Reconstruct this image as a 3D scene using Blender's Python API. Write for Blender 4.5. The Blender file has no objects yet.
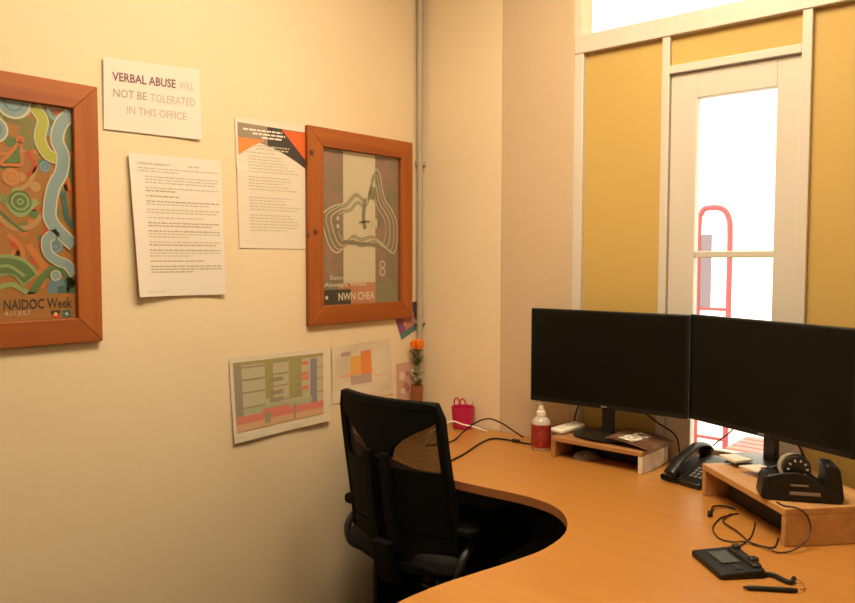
import bpy, bmesh, math, random
from mathutils import Vector, Matrix, Euler
random.seed(7)
C = bpy.context.scene.collection
S = bpy.context.scene
PI = math.pi

# ------------------------------------------------------------------ camera, world, exposure
def make_camera():
    cd = bpy.data.cameras.new('camera'); cam = bpy.data.objects.new('camera', cd); C.objects.link(cam)
    yaw, pit, rol = math.radians(-41.0), math.radians(3.163), math.radians(.099)
    f = Vector((math.sin(yaw) * math.cos(pit), math.cos(yaw) * math.cos(pit), -math.sin(pit)))
    r = Vector((math.cos(yaw), -math.sin(yaw), 0)); u = r.cross(f)
    r2 = r * math.cos(rol) + u * math.sin(rol); u2 = r2.cross(f)
    m = Matrix((r2, u2, -f)).transposed().to_4x4(); m.translation = Vector((2.108, 0, 1.39))
    cam.matrix_world = m
    cd.sensor_width = 36; cd.lens = 36 * 761.6 / 855; cd.clip_start = .02; cd.clip_end = 200
    S.camera = cam
make_camera()
w = bpy.data.worlds.new('daylight'); S.world = w; w.use_nodes = True
bg = w.node_tree.nodes['Background']; bg.inputs[0].default_value = (1, .90, .74, 1); bg.inputs[1].default_value = 3.4
S.view_settings.view_transform = 'Standard'; S.view_settings.look = 'None'
S.view_settings.gamma = 1; S.view_settings.use_curve_mapping = False
S.view_settings.exposure = 0.0
LAMP_POWER = 25.0
LAMP_COLOR = (1.0, .808, .54)

# ------------------------------------------------------------------ materials
MATS = {}
def mat(name, col, rough=.6, metal=0, spec=.5, noise=None, bump=None, trans=0, alpha=1, coat=0, emit=None, sheen=0):
    """noise=(scale(x,y,z) , second colour, detail, lo, hi); bump=(scale, strength, distance)"""
    if name in MATS: return MATS[name]
    m = bpy.data.materials.new(name); m.use_nodes = True; nt = m.node_tree; b = nt.nodes['Principled BSDF']
    b.inputs['Base Color'].default_value = (*col, 1); b.inputs['Roughness'].default_value = rough
    b.inputs['Metallic'].default_value = metal; b.inputs['Specular IOR Level'].default_value = spec
    b.inputs['Transmission Weight'].default_value = trans; b.inputs['Alpha'].default_value = alpha
    b.inputs['Coat Weight'].default_value = coat
    if emit: b.inputs['Emission Color'].default_value = (*emit[0], 1); b.inputs['Emission Strength'].default_value = emit[1]
    tc = nt.nodes.new('ShaderNodeTexCoord')
    if noise:
        sc, c2, det, lo, hi = noise
        mp = nt.nodes.new('ShaderNodeMapping'); mp.inputs['Scale'].default_value = sc
        nz = nt.nodes.new('ShaderNodeTexNoise'); nz.inputs['Scale'].default_value = 1; nz.inputs['Detail'].default_value = det
        nz.inputs['Distortion'].default_value = .3
        cr = nt.nodes.new('ShaderNodeValToRGB'); cr.color_ramp.elements[0].position = lo; cr.color_ramp.elements[1].position = hi
        cr.color_ramp.elements[0].color = (*c2, 1); cr.color_ramp.elements[1].color = (*col, 1)
        nt.links.new(tc.outputs['Object'], mp.inputs[0]); nt.links.new(mp.outputs[0], nz.inputs[0])
        nt.links.new(nz.outputs[0], cr.inputs[0]); nt.links.new(cr.outputs[0], b.inputs['Base Color'])
    if bump:
        bs, st, dist = bump
        n2 = nt.nodes.new('ShaderNodeTexNoise'); n2.inputs['Scale'].default_value = bs; n2.inputs['Detail'].default_value = 5
        bp = nt.nodes.new('ShaderNodeBump'); bp.inputs['Strength'].default_value = st; bp.inputs['Distance'].default_value = dist
        nt.links.new(tc.outputs['Object'], n2.inputs[0]); nt.links.new(n2.outputs[0], bp.inputs['Height'])
        nt.links.new(bp.outputs[0], b.inputs['Normal'])
    MATS[name] = m; return m

def wood_mat(name, c1, c2, axis, scale=5, stretch=22, rough=.45, coat=0, knots=False):
    m = bpy.data.materials.new(name); m.use_nodes = True; nt = m.node_tree; b = nt.nodes['Principled BSDF']
    b.inputs['Roughness'].default_value = rough; b.inputs['Coat Weight'].default_value = coat; b.inputs['Coat Roughness'].default_value = .25
    tc = nt.nodes.new('ShaderNodeTexCoord'); mp = nt.nodes.new('ShaderNodeMapping')
    sc = [scale * stretch / 6] * 3; sc['xyz'.index(axis)] = scale / 4
    mp.inputs['Scale'].default_value = sc
    nz = nt.nodes.new('ShaderNodeTexNoise'); nz.inputs['Scale'].default_value = 1.0; nz.inputs['Detail'].default_value = 6; nz.inputs['Distortion'].default_value = .6
    cr = nt.nodes.new('ShaderNodeValToRGB'); e = cr.color_ramp.elements
    e[0].position = .3; e[0].color = (*c2, 1); e[1].position = .68; e[1].color = (*c1, 1)
    nt.links.new(tc.outputs['Object'], mp.inputs[0]); nt.links.new(mp.outputs[0], nz.inputs[0]); nt.links.new(nz.outputs[0], cr.inputs[0])
    out = cr.outputs[0]
    if knots:
        vo = nt.nodes.new('ShaderNodeTexVoronoi'); vo.inputs['Scale'].default_value = 7.5
        c2r = nt.nodes.new('ShaderNodeValToRGB'); k = c2r.color_ramp.elements
        k[0].position = .045; k[0].color = (.12, .035, .01, 1); k[1].position = .11; k[1].color = (1, 1, 1, 1)
        mx = nt.nodes.new('ShaderNodeMix'); mx.data_type = 'RGBA'; mx.blend_type = 'MULTIPLY'; mx.inputs[0].default_value = .85
        nt.links.new(tc.outputs['Object'], vo.inputs[0]); nt.links.new(vo.outputs['Distance'], c2r.inputs[0])
        nt.links.new(out, mx.inputs[6]); nt.links.new(c2r.outputs[0], mx.inputs[7]); out = mx.outputs[2]
    nt.links.new(out, b.inputs['Base Color'])
    MATS[name] = m; return m

M_wall = mat('cream wall paint', (.76, .62, .415), .75, noise=((1.3, 1.3, 1.3), (.73, .58, .375), 4, .35, .62), bump=(9, .22, .012))
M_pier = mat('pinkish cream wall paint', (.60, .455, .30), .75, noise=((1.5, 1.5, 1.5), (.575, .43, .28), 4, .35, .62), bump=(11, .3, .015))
M_ceil = mat('white ceiling paint', (.8, .78, .72), .8)
M_trim = mat('white gloss trim paint', (.64, .58, .51), .35, noise=((6, 6, 2), (.61, .55, .47), 3, .3, .6))
M_yellow = mat('yellow panel paint', (.55, .37, .105), .65, noise=((3, 3, 3), (.525, .35, .097), 4, .35, .65), bump=(60, .12, .004))
M_carpet = mat('charcoal carpet', (.022, .02, .02), .95, noise=((60, 60, 60), (.012, .011, .011), 3, .3, .7), bump=(300, .5, .004))
M_desk = wood_mat('beech laminate', (.46, .200, .042), (.41, .170, .033), 'x', 6, 40, .36, .12)
M_edge = mat('brown desk edging', (.30, .11, .035), .5)
M_dark = mat('charcoal laminate', (.018, .017, .017), .6)
M_frY = wood_mat('pine frame grain along', (.37, .098, .008), (.26, .058, .004), 'y', 5, 30, .6, 0, True)
M_frZ = wood_mat('pine frame grain up', (.37, .098, .008), (.26, .058, .004), 'z', 5, 30, .6, 0, True)
M_black = mat('black plastic', (.007, .0065, .006), .45, spec=.35)
M_black2 = mat('satin black plastic', (.010, .009, .008), .35)
M_screen = mat('black screen', (.004, .004, .0025), .42, spec=.2)
M_mesh_solid = mat('black chair plastic', (.004, .004, .0035), .7, spec=.15)
M_grey = mat('dark grey plastic', (.018, .017, .016), .5)
M_fabric = mat('black seat fabric', (.004, .004, .004), .9, bump=(400, .4, .002))
M_paper = mat('white paper', (.72, .655, .575), .7)
M_paper2 = mat('off white paper', (.72, .64, .52), .6)
M_lam = mat('laminated sheet', (.72, .64, .50), .18, noise=((3, 3, 3), (.68, .59, .45), 2, .3, .7), bump=(14, .35, .02))
M_ink = mat('grey ink', (.38, .32, .24), .7)
M_inkl = mat('faded ink', (.50, .44, .34), .7)
M_inkp = mat('purple ink', (.22, .10, .13), .7)
M_pvc = mat('grey conduit', (.42, .36, .27), .4)
M_pink = mat('hot pink plastic', (.52, .010, .085), .35)
M_chrome = mat('steel', (.6, .58, .55), .25, 1)
M_white = mat('white plastic', (.78, .74, .66), .4)
M_rise = wood_mat('riser board', (.46, .23, .085), (.33, .14, .045), 'x', 7, 30, .5)
M_risew = mat('worn white riser end', (.78, .66, .52), .6, noise=((14, 14, 14), (.62, .45, .30), 4, .3, .5))
M_terra = mat('brown pot', (.26, .085, .03), .5)
M_orange = mat('orange petals', (1.0, .32, .02), .6, noise=((60, 60, 60), (.95, .24, .012), 2, .3, .6))
M_leaf = mat('green leaf', (.10, .14, .05), .6)
M_leafp = mat('pale leaf', (.52, .52, .36), .6)
M_glass = None
def glass_mat(name, tint, rough=0.0, gloss=.08):
    m = bpy.data.materials.new(name); m.use_nodes = True; nt = m.node_tree; nt.nodes.clear()
    o = nt.nodes.new('ShaderNodeOutputMaterial'); t = nt.nodes.new('ShaderNodeBsdfTransparent'); t.inputs[0].default_value = (*tint, 1)
    g = nt.nodes.new('ShaderNodeBsdfGlossy'); g.inputs['Roughness'].default_value = rough
    fr = nt.nodes.new('ShaderNodeFresnel'); ge = nt.nodes.new('ShaderNodeNewGeometry'); mi = nt.nodes.new('ShaderNodeMix'); mi.inputs[2].default_value = 1.5; mi.inputs[3].default_value = 1 / 1.5
    nt.links.new(ge.outputs['Backfacing'], mi.inputs[0]); nt.links.new(mi.outputs[0], fr.inputs[0])
    mx = nt.nodes.new('ShaderNodeMixShader')
    nt.links.new(fr.outputs[0], mx.inputs[0]); nt.links.new(t.outputs[0], mx.inputs[1]); nt.links.new(g.outputs[0], mx.inputs[2])
    nt.links.new(mx.outputs[0], o.inputs[0]); MATS[name] = m; return m
M_glass = glass_mat('window glass', (.96, .97, .95))
M_pglass = glass_mat('picture glass', (.95, .95, .93))
def mesh_mat():
    m = bpy.data.materials.new('open mesh fabric'); m.use_nodes = True; nt = m.node_tree; b = nt.nodes['Principled BSDF']
    b.inputs['Base Color'].default_value = (.02, .018, .018, 1); b.inputs['Roughness'].default_value = .8
    o = nt.nodes['Material Output']; t = nt.nodes.new('ShaderNodeBsdfTransparent'); mx = nt.nodes.new('ShaderNodeMixShader')
    tc = nt.nodes.new('ShaderNodeTexCoord'); ck = nt.nodes.new('ShaderNodeTexVoronoi'); ck.inputs['Scale'].default_value = 700
    cr = nt.nodes.new('ShaderNodeValToRGB'); cr.color_ramp.elements[0].position = .25; cr.color_ramp.elements[1].position = .55
    cr.color_ramp.elements[0].color = (.62, .62, .62, 1); cr.color_ramp.elements[1].color = (.9, .9, .9, 1)
    nt.links.new(tc.outputs['Object'], ck.inputs[0]); nt.links.new(ck.outputs['Distance'], cr.inputs[0]); nt.links.new(cr.outputs[0], mx.inputs[0])
    nt.links.new(t.outputs[0], mx.inputs[1]); nt.links.new(b.outputs[0], mx.inputs[2]); nt.links.new(mx.outputs[0], o.inputs[0])
    return m
M_mesh = mesh_mat()

# ------------------------------------------------------------------ helpers
def link(name, bm, m, parent=None, loc=None, rot=None, bevel=0, smooth=True, segs=2, angle=35):
    me = bpy.data.meshes.new(name)
    bmesh.ops.recalc_face_normals(bm, faces=bm.faces)
    bm.to_mesh(me); bm.free()
    for mm in (m if isinstance(m, (list, tuple)) else [m]): me.materials.append(mm)
    if smooth:
        me.shade_smooth(); me.set_sharp_from_angle(angle=math.radians(angle))
    o = bpy.data.objects.new(name, me); C.objects.link(o)
    if parent is not None: o.parent = parent
    if loc is not None: o.location = loc
    if rot is not None: o.rotation_euler = rot
    if bevel:
        b = o.modifiers.new('bevel', 'BEVEL'); b.width = bevel; b.segments = segs; b.limit_method = 'ANGLE'; b.angle_limit = math.radians(40)
    return o
def empty(name, label, cat, loc=(0, 0, 0), rz=0, group=None):
    o = bpy.data.objects.new(name, None); C.objects.link(o); o.location = loc; o.rotation_euler = (0, 0, rz); o.empty_display_size = .05
    tag(o, label, cat, group); return o
def tag(o, label, cat, group=None):
    o['label'] = label; o['category'] = cat
    if group: o['group'] = group
    return o
def struct(o): o['kind'] = 'structure'; return o
def center(o):
    """put the origin at the base centre of the mesh"""
    me = o.data; vs = [v.co.copy() for v in me.vertices]
    c = Vector(((min(v.x for v in vs) + max(v.x for v in vs)) / 2, (min(v.y for v in vs) + max(v.y for v in vs)) / 2, min(v.z for v in vs)))
    for v in me.vertices: v.co -= c
    o.location = Vector(o.location) + c; return o
def box(bm, x0, x1, y0, y1, z0, z1, M=None, mi=0):
    vs = [bm.verts.new(Vector(p)) for p in ((x0, y0, z0), (x1, y0, z0), (x1, y1, z0), (x0, y1, z0), (x0, y0, z1), (x1, y0, z1), (x1, y1, z1), (x0, y1, z1))]
    for q in ((0, 3, 2, 1), (4, 5, 6, 7), (0, 1, 5, 4), (1, 2, 6, 5), (2, 3, 7, 6), (3, 0, 4, 7)):
        f = bm.faces.new([vs[i] for i in q]); f.material_index = mi
    if M is not None:
        for v in vs: v.co = M @ v.co
    return vs
def B(*a, M=None):
    bm = bmesh.new(); box(bm, *a, M=M); return bm
def prism(bm, pts, z0, z1, M=None, mi=0):
    lo = [bm.verts.new((p[0], p[1], z0)) for p in pts]; hi = [bm.verts.new((p[0], p[1], z1)) for p in pts]
    f = bm.faces.new(list(reversed(lo))); f.material_index = mi; f = bm.faces.new(hi); f.material_index = mi
    n = len(pts)
    for i in range(n):
        f = bm.faces.new((lo[i], lo[(i + 1) % n], hi[(i + 1) % n], hi[i])); f.material_index = mi
    if M is not None:
        for v in lo + hi: v.co = M @ v.co
def lathe(bm, prof, n=32, cx=0, cy=0, M=None, sx=1, sy=1):
    """prof = [(r, z)...] open profile, capped where r>0 at the ends"""
    rings = []
    allv = []
    for r, z in prof:
        if r < 1e-6: ring = [bm.verts.new((cx, cy, z))]
        else: ring = [bm.verts.new((cx + sx * r * math.cos(2 * PI * i / n), cy + sy * r * math.sin(2 * PI * i / n), z)) for i in range(n)]
        rings.append(ring); allv += ring
    for a, b in zip(rings, rings[1:]):
        for i in range(n):
            j = (i + 1) % n
            if len(a) == 1 and len(b) == 1: continue
            if len(a) == 1: bm.faces.new((a[0], b[j], b[i]))
            elif len(b) == 1: bm.faces.new((a[i], a[j], b[0]))
            else: bm.faces.new((a[i], a[j], b[j], b[i]))
    for ring, rev in ((rings[0], True), (rings[-1], False)):
        if len(ring) > 1: bm.faces.new(list(reversed(ring)) if rev else ring)
    if M is not None:
        for v in allv: v.co = M @ v.co
def L(prof, n=32, **k):
    bm = bmesh.new(); lathe(bm, prof, n, **k); return bm
def spline(pts, per=8, closed=False):
    P = [Vector(p) for p in pts]; n = len(P); out = []
    if n == 2: return P
    rng = range(n if closed else n - 1)
    for i in rng:
        p0 = P[(i - 1) % n] if (closed or i > 0) else P[0] * 2 - P[1]
        p1 = P[i]; p2 = P[(i + 1) % n]
        p3 = P[(i + 2) % n] if (closed or i + 2 < n) else P[-1] * 2 - P[-2]
        for k in range(per):
            t = k / per
            out.append(.5 * ((2 * p1) + (p2 - p0) * t + (2 * p0 - 5 * p1 + 4 * p2 - p3) * t * t + (3 * p1 - p0 - 3 * p2 + p3) * t ** 3))
    if not closed: out.append(P[-1].copy())
    return out
def sweep(bm, pts, r, n=8, closed=False, sec=None, up=None):
    """tube (radius r or list) or section sec=[(a,b)..] along pts"""
    N = len(pts); rings = []; prev = None
    for i, p in enumerate(pts):
        a = pts[(i - 1) % N] if (closed or i > 0) else p; b = pts[(i + 1) % N] if (closed or i < N - 1) else p
        t = (b - a).normalized()
        if up is not None: nn = (Vector(up) - t * t.dot(Vector(up))).normalized()
        elif prev is None:
            h = Vector((0, 0, 1)) if abs(t.z) < .9 else Vector((1, 0, 0)); nn = (h - t * t.dot(h)).normalized()
        else: nn = (prev - t * t.dot(prev)).normalized()
        prev = nn; bb = t.cross(nn); rr = r[i] if isinstance(r, (list, tuple)) else r
        s = sec or [(math.cos(2 * PI * k / n), math.sin(2 * PI * k / n)) for k in range(n)]
        rings.append([bm.verts.new(p + nn * (q[0] * rr) + bb * (q[1] * rr)) for q in s])
    m = len(rings[0])
    for i in range(N if closed else N - 1):
        a = rings[i]; b = rings[(i + 1) % N]
        for k in range(m): bm.faces.new((a[k], a[(k + 1) % m], b[(k + 1) % m], b[k]))
    if not closed: bm.faces.new(list(reversed(rings[0]))); bm.faces.new(rings[-1])
def T(pts, r, n=8, closed=False, per=8, **k):
    bm = bmesh.new(); sweep(bm, spline(pts, per, closed) if per else [Vector(p) for p in pts], r, n, closed, **k); return bm
def rrect(x0, x1, y0, y1, r, n=6):
    out = []
    for cx, cy, a0 in ((x1 - r, y1 - r, 0), (x0 + r, y1 - r, 90), (x0 + r, y0 + r, 180), (x1 - r, y0 + r, 270)):
        for i in range(n + 1):
            a = math.radians(a0 + 90 * i / n); out.append((cx + r * math.cos(a), cy + r * math.sin(a)))
    return out
_tc = {}
def text_tris(s, bold=0.0):
    key = (s, bold)
    if key in _tc: return _tc[key]
    cu = bpy.data.curves.new('t', 'FONT'); cu.body = s; cu.size = 1; cu.offset = bold; cu.resolution_u = 2
    ob = bpy.data.objects.new('t', cu); C.objects.link(ob); bpy.context.view_layer.update()
    dg = bpy.context.evaluated_depsgraph_get(); me = bpy.data.meshes.new_from_object(ob.evaluated_get(dg))
    V = [(v.co.x, v.co.y) for v in me.vertices]; Fc = [tuple(p.vertices) for p in me.polygons]
    bpy.data.objects.remove(ob); bpy.data.curves.remove(cu); bpy.data.meshes.remove(me)
    x0 = min(v[0] for v in V); x1 = max(v[0] for v in V)
    V = [((v[0] - x0) / (x1 - x0), v[1] / .69) for v in V]      # u 0..1 over the run, v 0..1 over the cap height
    _tc[key] = (V, Fc); return _tc[key]
class Sheet:
    """printed sheet: u to the right, v down, mapped over four corners TL, TR, BR, BL; n = outward normal"""
    def __init__(s, corners, n, off=.002, curl=None, step=.0004):
        s.c = [Vector(p) for p in corners]; s.n = Vector(n).normalized(); s.off = off; s.curl = curl; s.bm = bmesh.new(); s.m = []; s.step = step
    def P(s, u, v, layer=0):
        a, b, c, d = s.c
        p = a * (1 - u) * (1 - v) + b * u * (1 - v) + c * u * v + d * (1 - u) * v
        return p + s.n * (s.off + layer * s.step + (s.curl(u, v) if s.curl else 0))
    def mi(s, m):
        if m not in s.m: s.m.append(m)
        return s.m.index(m)
    def face(s, pts, m, layer):
        try: f = s.bm.faces.new([s.bm.verts.new(s.P(u, v, layer)) for u, v in pts])
        except ValueError: return
        f.material_index = s.mi(m)
        f.normal_update()
        if f.normal.dot(s.n) < 0: f.normal_flip()
    def rect(s, u0, v0, u1, v1, m, layer=1, nu=1, nv=1):
        for i in range(nu):
            for j in range(nv):
                a = u0 + (u1 - u0) * i / nu; b = u0 + (u1 - u0) * (i + 1) / nu; c = v0 + (v1 - v0) * j / nv; d = v0 + (v1 - v0) * (j + 1) / nv
                s.face([(a, c), (b, c), (b, d), (a, d)], m, layer)
    def base(s, m, nu=14, nv=14): s.rect(0, 0, 1, 1, m, 0, nu, nv)
    def strip(s, top, bot, m, layer=1):
        for (a, b), (c, d) in zip(zip(top, top[1:]), zip(bot, bot[1:])): s.face([a, b, d, c], m, layer)
    def ribbon(s, pts, wdt, m, layer=1, per=8, asp=1.0, closed=False):
        q = spline([(p[0], p[1], 0) for p in pts], per, closed); n = len(q); A = []; Bb = []
        for i in range(n):
            a = q[(i - 1) % n] if (closed or i) else q[0]; b = q[(i + 1) % n] if (closed or i < n - 1) else q[-1]
            t = b - a; t.y *= asp; t.normalize(); nx, ny = -t.y, t.x
            A.append((q[i].x + nx * wdt / 2, q[i].y + ny * wdt / 2 / asp)); Bb.append((q[i].x - nx * wdt / 2, q[i].y - ny * wdt / 2 / asp))
        if closed: A.append(A[0]); Bb.append(Bb[0])
        s.strip(A, Bb, m, layer)
    def disc(s, u, v, r, m, layer=1, asp=1.0, r0=0, n=20, sq=1):
        for i in range(n):
            a = 2 * PI * i / n; b = 2 * PI * (i + 1) / n
            f = lambda ang, rr: (min(1, max(0, u + rr * math.cos(ang))), min(1, max(0, v + rr * sq * math.sin(ang) / asp)))
            s.face([f(a, r0), f(a, r), f(b, r), f(b, r0)] if r0 else [(u, v), f(a, r), f(b, r)], m, layer)
    def text(s, t, u0, u1, v, h, m, layer=2, bold=0.0):
        """baseline v, cap height h"""
        V, Fc = text_tris(t, bold)
        vs = [s.bm.verts.new(s.P(u0 + (u1 - u0) * a, v - h * b, layer)) for a, b in V]; k = s.mi(m)
        for q in Fc:
            try: f = s.bm.faces.new([vs[i] for i in q])
            except ValueError: continue
            f.material_index = k; f.normal_update()
            if f.normal.dot(s.n) < 0: f.normal_flip()
    def words(s, u0, u1, v, h, m, layer=1, rnd=None, wl=(.02, .07), gap=.012):
        r = rnd or random; u = u0
        while u < u1 - .01:
            l = min(r.uniform(*wl), u1 - u); s.rect(u, v, u + l, v + h, m, layer); u += l + gap
    def done(s, name, parent=None, smooth=False):
        me = bpy.data.meshes.new(name); s.bm.to_mesh(me); s.bm.free()
        for m in s.m: me.materials.append(m)
        o = bpy.data.objects.new(name, me); C.objects.link(o)
        if parent is not None: o.parent = parent
        else: center(o)
        return o
def W(*q): return [(0, a, b) for a, b in q]     # points on the left wall plane

# ------------------------------------------------------------------ room shell
YF = 2.38; ZC = 2.8; XR = 3.4; YN = -1.6
struct(link('floor', B(-.12, XR + .12, YN - .12, YF + .12, -.1, 0), M_carpet))
struct(link('ceiling', B(-.12, XR + .12, YN - .12, YF + .12, ZC, ZC + .1), M_ceil))
bm = bmesh.new()
box(bm, -.12, 0, YN - .12, YF + .12, 0, ZC)
struct(link('wall_left', bm, M_wall))
struct(link('wall_right', B(XR, XR + .12, YN - .12, YF + .12, 0, ZC), M_wall))
struct(link('wall_near', B(0, XR, YN - .12, YN, 0, ZC), M_wall))
bm = bmesh.new(); box(bm, 0, .412, YF, YF + .12, 0, ZC); struct(link('wall_far', bm, mat('cream wall paint with added light', (.80, .655, .44), .75, noise=((1.3, 1.3, 1.3), (.77, .63, .43), 4, .35, .62), bump=(9, .22, .012))))  # same cream paint as the left wall, lightened to stand in for light
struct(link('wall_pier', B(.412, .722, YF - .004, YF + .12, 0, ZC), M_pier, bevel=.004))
# yellow lining panels of the timber partition
bm = bmesh.new(); box(bm, .72, 1.066, YF + .014, YF + .05, 0, 2.12); box(bm, 1.066, 1.462, YF + .014, YF + .05, 2.0, 2.12); box(bm, 1.462, XR, YF + .014, YF + .05, 0, 2.12)
struct(link('wall_partition', bm, M_yellow))
k = 0
def trim(*a):
    global k
    k += 1; return struct(link('trim_%d' % k, B(*a), M_trim, bevel=.0025))
trim(.722, .757, YF - .006, YF + .06, 0, 2.104)
trim(1.041, 1.067, YF - .004, YF + .06, 0, 2.104)
trim(1.461, 1.488, YF - .004, YF + .06, 0, 2.104)
trim(1.067, 1.461, YF - .004, YF + .06, 1.984, 2.010)
trim(.722, XR, YF - .008, YF + .07, 2.104, 2.166)
trim(2.35, 2.38, YF - .004, YF + .06, 0, 2.104)
trim(.722, XR, YF + .0, YF + .06, 2.77, 2.80)
struct(link('window_1', (lambda b: b)(B(.722, XR, YF + .03, YF + .036, 2.166, 2.77)), M_glass, smooth=False))
# door leaf
d = bmesh.new()
y0, y1 = YF + .010, YF + .045
GX0, GX1, GZ = 1.153, 1.393, (.79, 1.397, 1.418, 1.900)
box(d, 1.069, GX0, y0, y1, .01, 1.982); box(d, GX1, 1.459, y0, y1, .01, 1.982)
box(d, GX0, GX1, y0, y1, GZ[3], 1.982); box(d, GX0, GX1, y0, y1, .01, GZ[0])
door = struct(link('door_1', d, M_trim, bevel=.002)); 
struct(link('glazing_bar', B(GX0, GX1, y0 + .004, y1 - .004, GZ[1], GZ[2]), M_trim, door, bevel=.003))
for a, b in ((GZ[0], GZ[1]), (GZ[2], GZ[3])):
    struct(link('glass_pane', B(GX0 - .003, GX1 + .003, y0 + .015, y0 + .019, a - .003, b + .003), M_glass, door, smooth=False))
bm = bmesh.new(); lathe(bm, [(0, 0), (.006, 0), (.006, .003), (0, .0045)], 12, M=Matrix.Translation((.735, YF - .006, 1.94)) @ Matrix.Rotation(PI / 2, 4, 'X'))
# ------------------------------------------------------------------ outside
M_out = mat('pale concrete paving', (.75, .73, .68), .9, noise=((2, 2, 2), (.7, .68, .62), 4, .3, .7))
struct(link('floor_outside', B(-6, 8, YF + .12, 14, -.12, -.02), M_out))
M_red = mat('red tube paint with glare', (.45, .10, .13), .4)  # red shifted towards pink, outdoor glare put into the colour
M_lil = mat('lilac plastic sheet', (.26, .22, .30), .5)
t = empty('garden_trolley', 'red tubular trolley frame with rounded top outside behind the door glass', 'trolley', (.431, 4.5, -.02), 0)
tx = .092; R_ = []
pts = [(-tx, 0, .15), (-tx, 0, 1.1), (-tx, 0, 1.60), (-tx + .015, 0, 1.69), (-tx + .045, 0, 1.715), (tx - .055, 0, 1.710), (tx - .012, 0, 1.66), (tx, 0, 1.55), (tx, 0, 1.1), (tx, 0, .15)]
link('handle_frame', T(pts, .017, 10, per=6), M_red, t)
for zz in (.35, .75, 1.12): link('crossbar', T([(-tx, 0, zz), (tx, 0, zz)], .010, 8), M_red, t)
link('foot_plate', B(-.16, .16, -.24, .02, .13, .145), M_red, t, bevel=.003)
link('sheet', B(-tx + .018, -.01, -.008, -.004, 1.13, 1.56), M_lil, t)
for s in (-1, 1):
    bm = bmesh.new(); lathe(bm, [(0, -.025), (.08, -.025), (.1, -.012), (.1, .012), (.08, .025), (0, .025)], 24, M=Matrix.Translation((s * .16, .08, .1)) @ Matrix.Rotation(PI / 2, 4, 'Y')); link('wheel', bm, M_black, t)
link('axle', T([(-.16, .08, .1), (.16, .08, .1)], .01, 8), M_chrome, t)
for s in (-1, 1): link('bracket', T([(s * tx, 0, .2), (s * tx, .08, .1)], .009, 8), M_red, t)
t = empty('garden_bench', 'low slatted bench with painted pink glare outside beyond the door glass', 'bench', (1.10, 4.1, -.02), 0)
M_bp = mat('bench paint with pink glare', (.65, .22, .20), .6)  # red slats coloured pink to imitate the glare outside
for q in range(4): link('slat', B(-.38, .38, -.16 + q * .09, -.09 + q * .09, .42, .445), M_bp, t, bevel=.004)
for sx in (-.36, -.16, .10, .31):
    for sy in (-.12, .14): link('leg', B(sx, sx + .045, sy - .02, sy + .02, 0, .42), M_bp, t, bevel=.003)

# ------------------------------------------------------------------ ceiling light
t = empty('ceiling_light', 'rectangular ceiling light panel with white frame above the office', 'light', (1.22, 1.22, ZC - .05))
M_diff = mat('lit diffuser', (.9, .85, .75), .5, emit=(LAMP_COLOR, LAMP_POWER))
link('frame', (lambda: (lambda b: (box(b, -.32, .32, -.62, -.60, 0, .05), box(b, -.32, .32, .60, .62, 0, .05), box(b, -.32, -.30, -.60, .60, 0, .05), box(b, .30, .32, -.60, .60, 0, .05), b)[-1])(bmesh.new()))(), M_trim, t)
link('diffuser', B(-.30, .30, -.60, .60, .008, .016), M_diff, t, smooth=False)

# ------------------------------------------------------------------ desk
edge = [(.0, 1.985), (.10, 1.94), (.25, 1.865), (.40, 1.80), (.52, 1.765), (.659, 1.750), (.788, 1.752), (.918, 1.762), (1.0, 1.755), (1.06, 1.732), (1.11, 1.690), (1.15, 1.635), (1.176, 1.575), (1.188, 1.51), (1.190, 1.441), (1.180, 1.378), (1.168, 1.317), (1.150, 1.238), (1.135, 1.166), (1.126, 1.081), (1.126, 1.0)]
front = [(p.x, p.y) for p in spline([(a, b, 0) for a, b in edge], 4)]
near = [(1.135, .85), (1.18, .76), (1.26, .70), (1.36, .68), (1.80, .68), (1.95, .70), (2.05, .78), (2.08, .90), (2.08, YF - .008)]
near = [(p.x, p.y) for p in spline([(1.126, 1.0, 0)] + [(a, b, 0) for a, b in near[:-1]], 4)][1:] + [near[-1]]
outline = [(.004, YF - .008)] + [(max(.004, a), b) for a, b in front] + near
t = empty('office_desk', 'beech laminate corner desk with a curved cut-out for the chair', 'desk', (0, 0, 0))
bm = bmesh.new(); prism(bm, outline, .705, .73)
for f in bm.faces:
    if len(f.verts) == 4: f.material_index = 1
link('worktop', bm, [M_desk, M_edge], t, smooth=False)
for (a) in ((.06, .078, 2.04, 2.30), (2.03, 2.05, .95, 2.30), (1.28, 1.98, .80, .82)):
    link('support_panel', B(a[0], a[1], a[2], a[3], 0, .705), M_dark, t)
link('modesty_panel', B(.03, 2.03, 2.30, 2.318, .06, .705), M_dark, t)
link('support_panel', B(1.28, 1.30, .82, 1.30, 0, .705), M_dark, t)

# ------------------------------------------------------------------ conduit pipe
t = empty('conduit_pipe', 'grey vertical conduit pipe running up the corner of the walls', 'pipe', (.020, 2.352, .73))
link('tube', L([(.0125, 0), (.0125, ZC - .73)], 20), M_pvc, t, smooth=True)
for z in (.395, 1.045, 1.72):
    bm = bmesh.new(); lathe(bm, [(.0145, 0), (.0145, .016)], 20); box(bm, -.0195, 0, -.010, .010, 0, .016); box(bm, -.006, .010, .004, .028, 0, .016)
    link('clip', bm, M_pvc, t, (0, 0, z))

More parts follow.
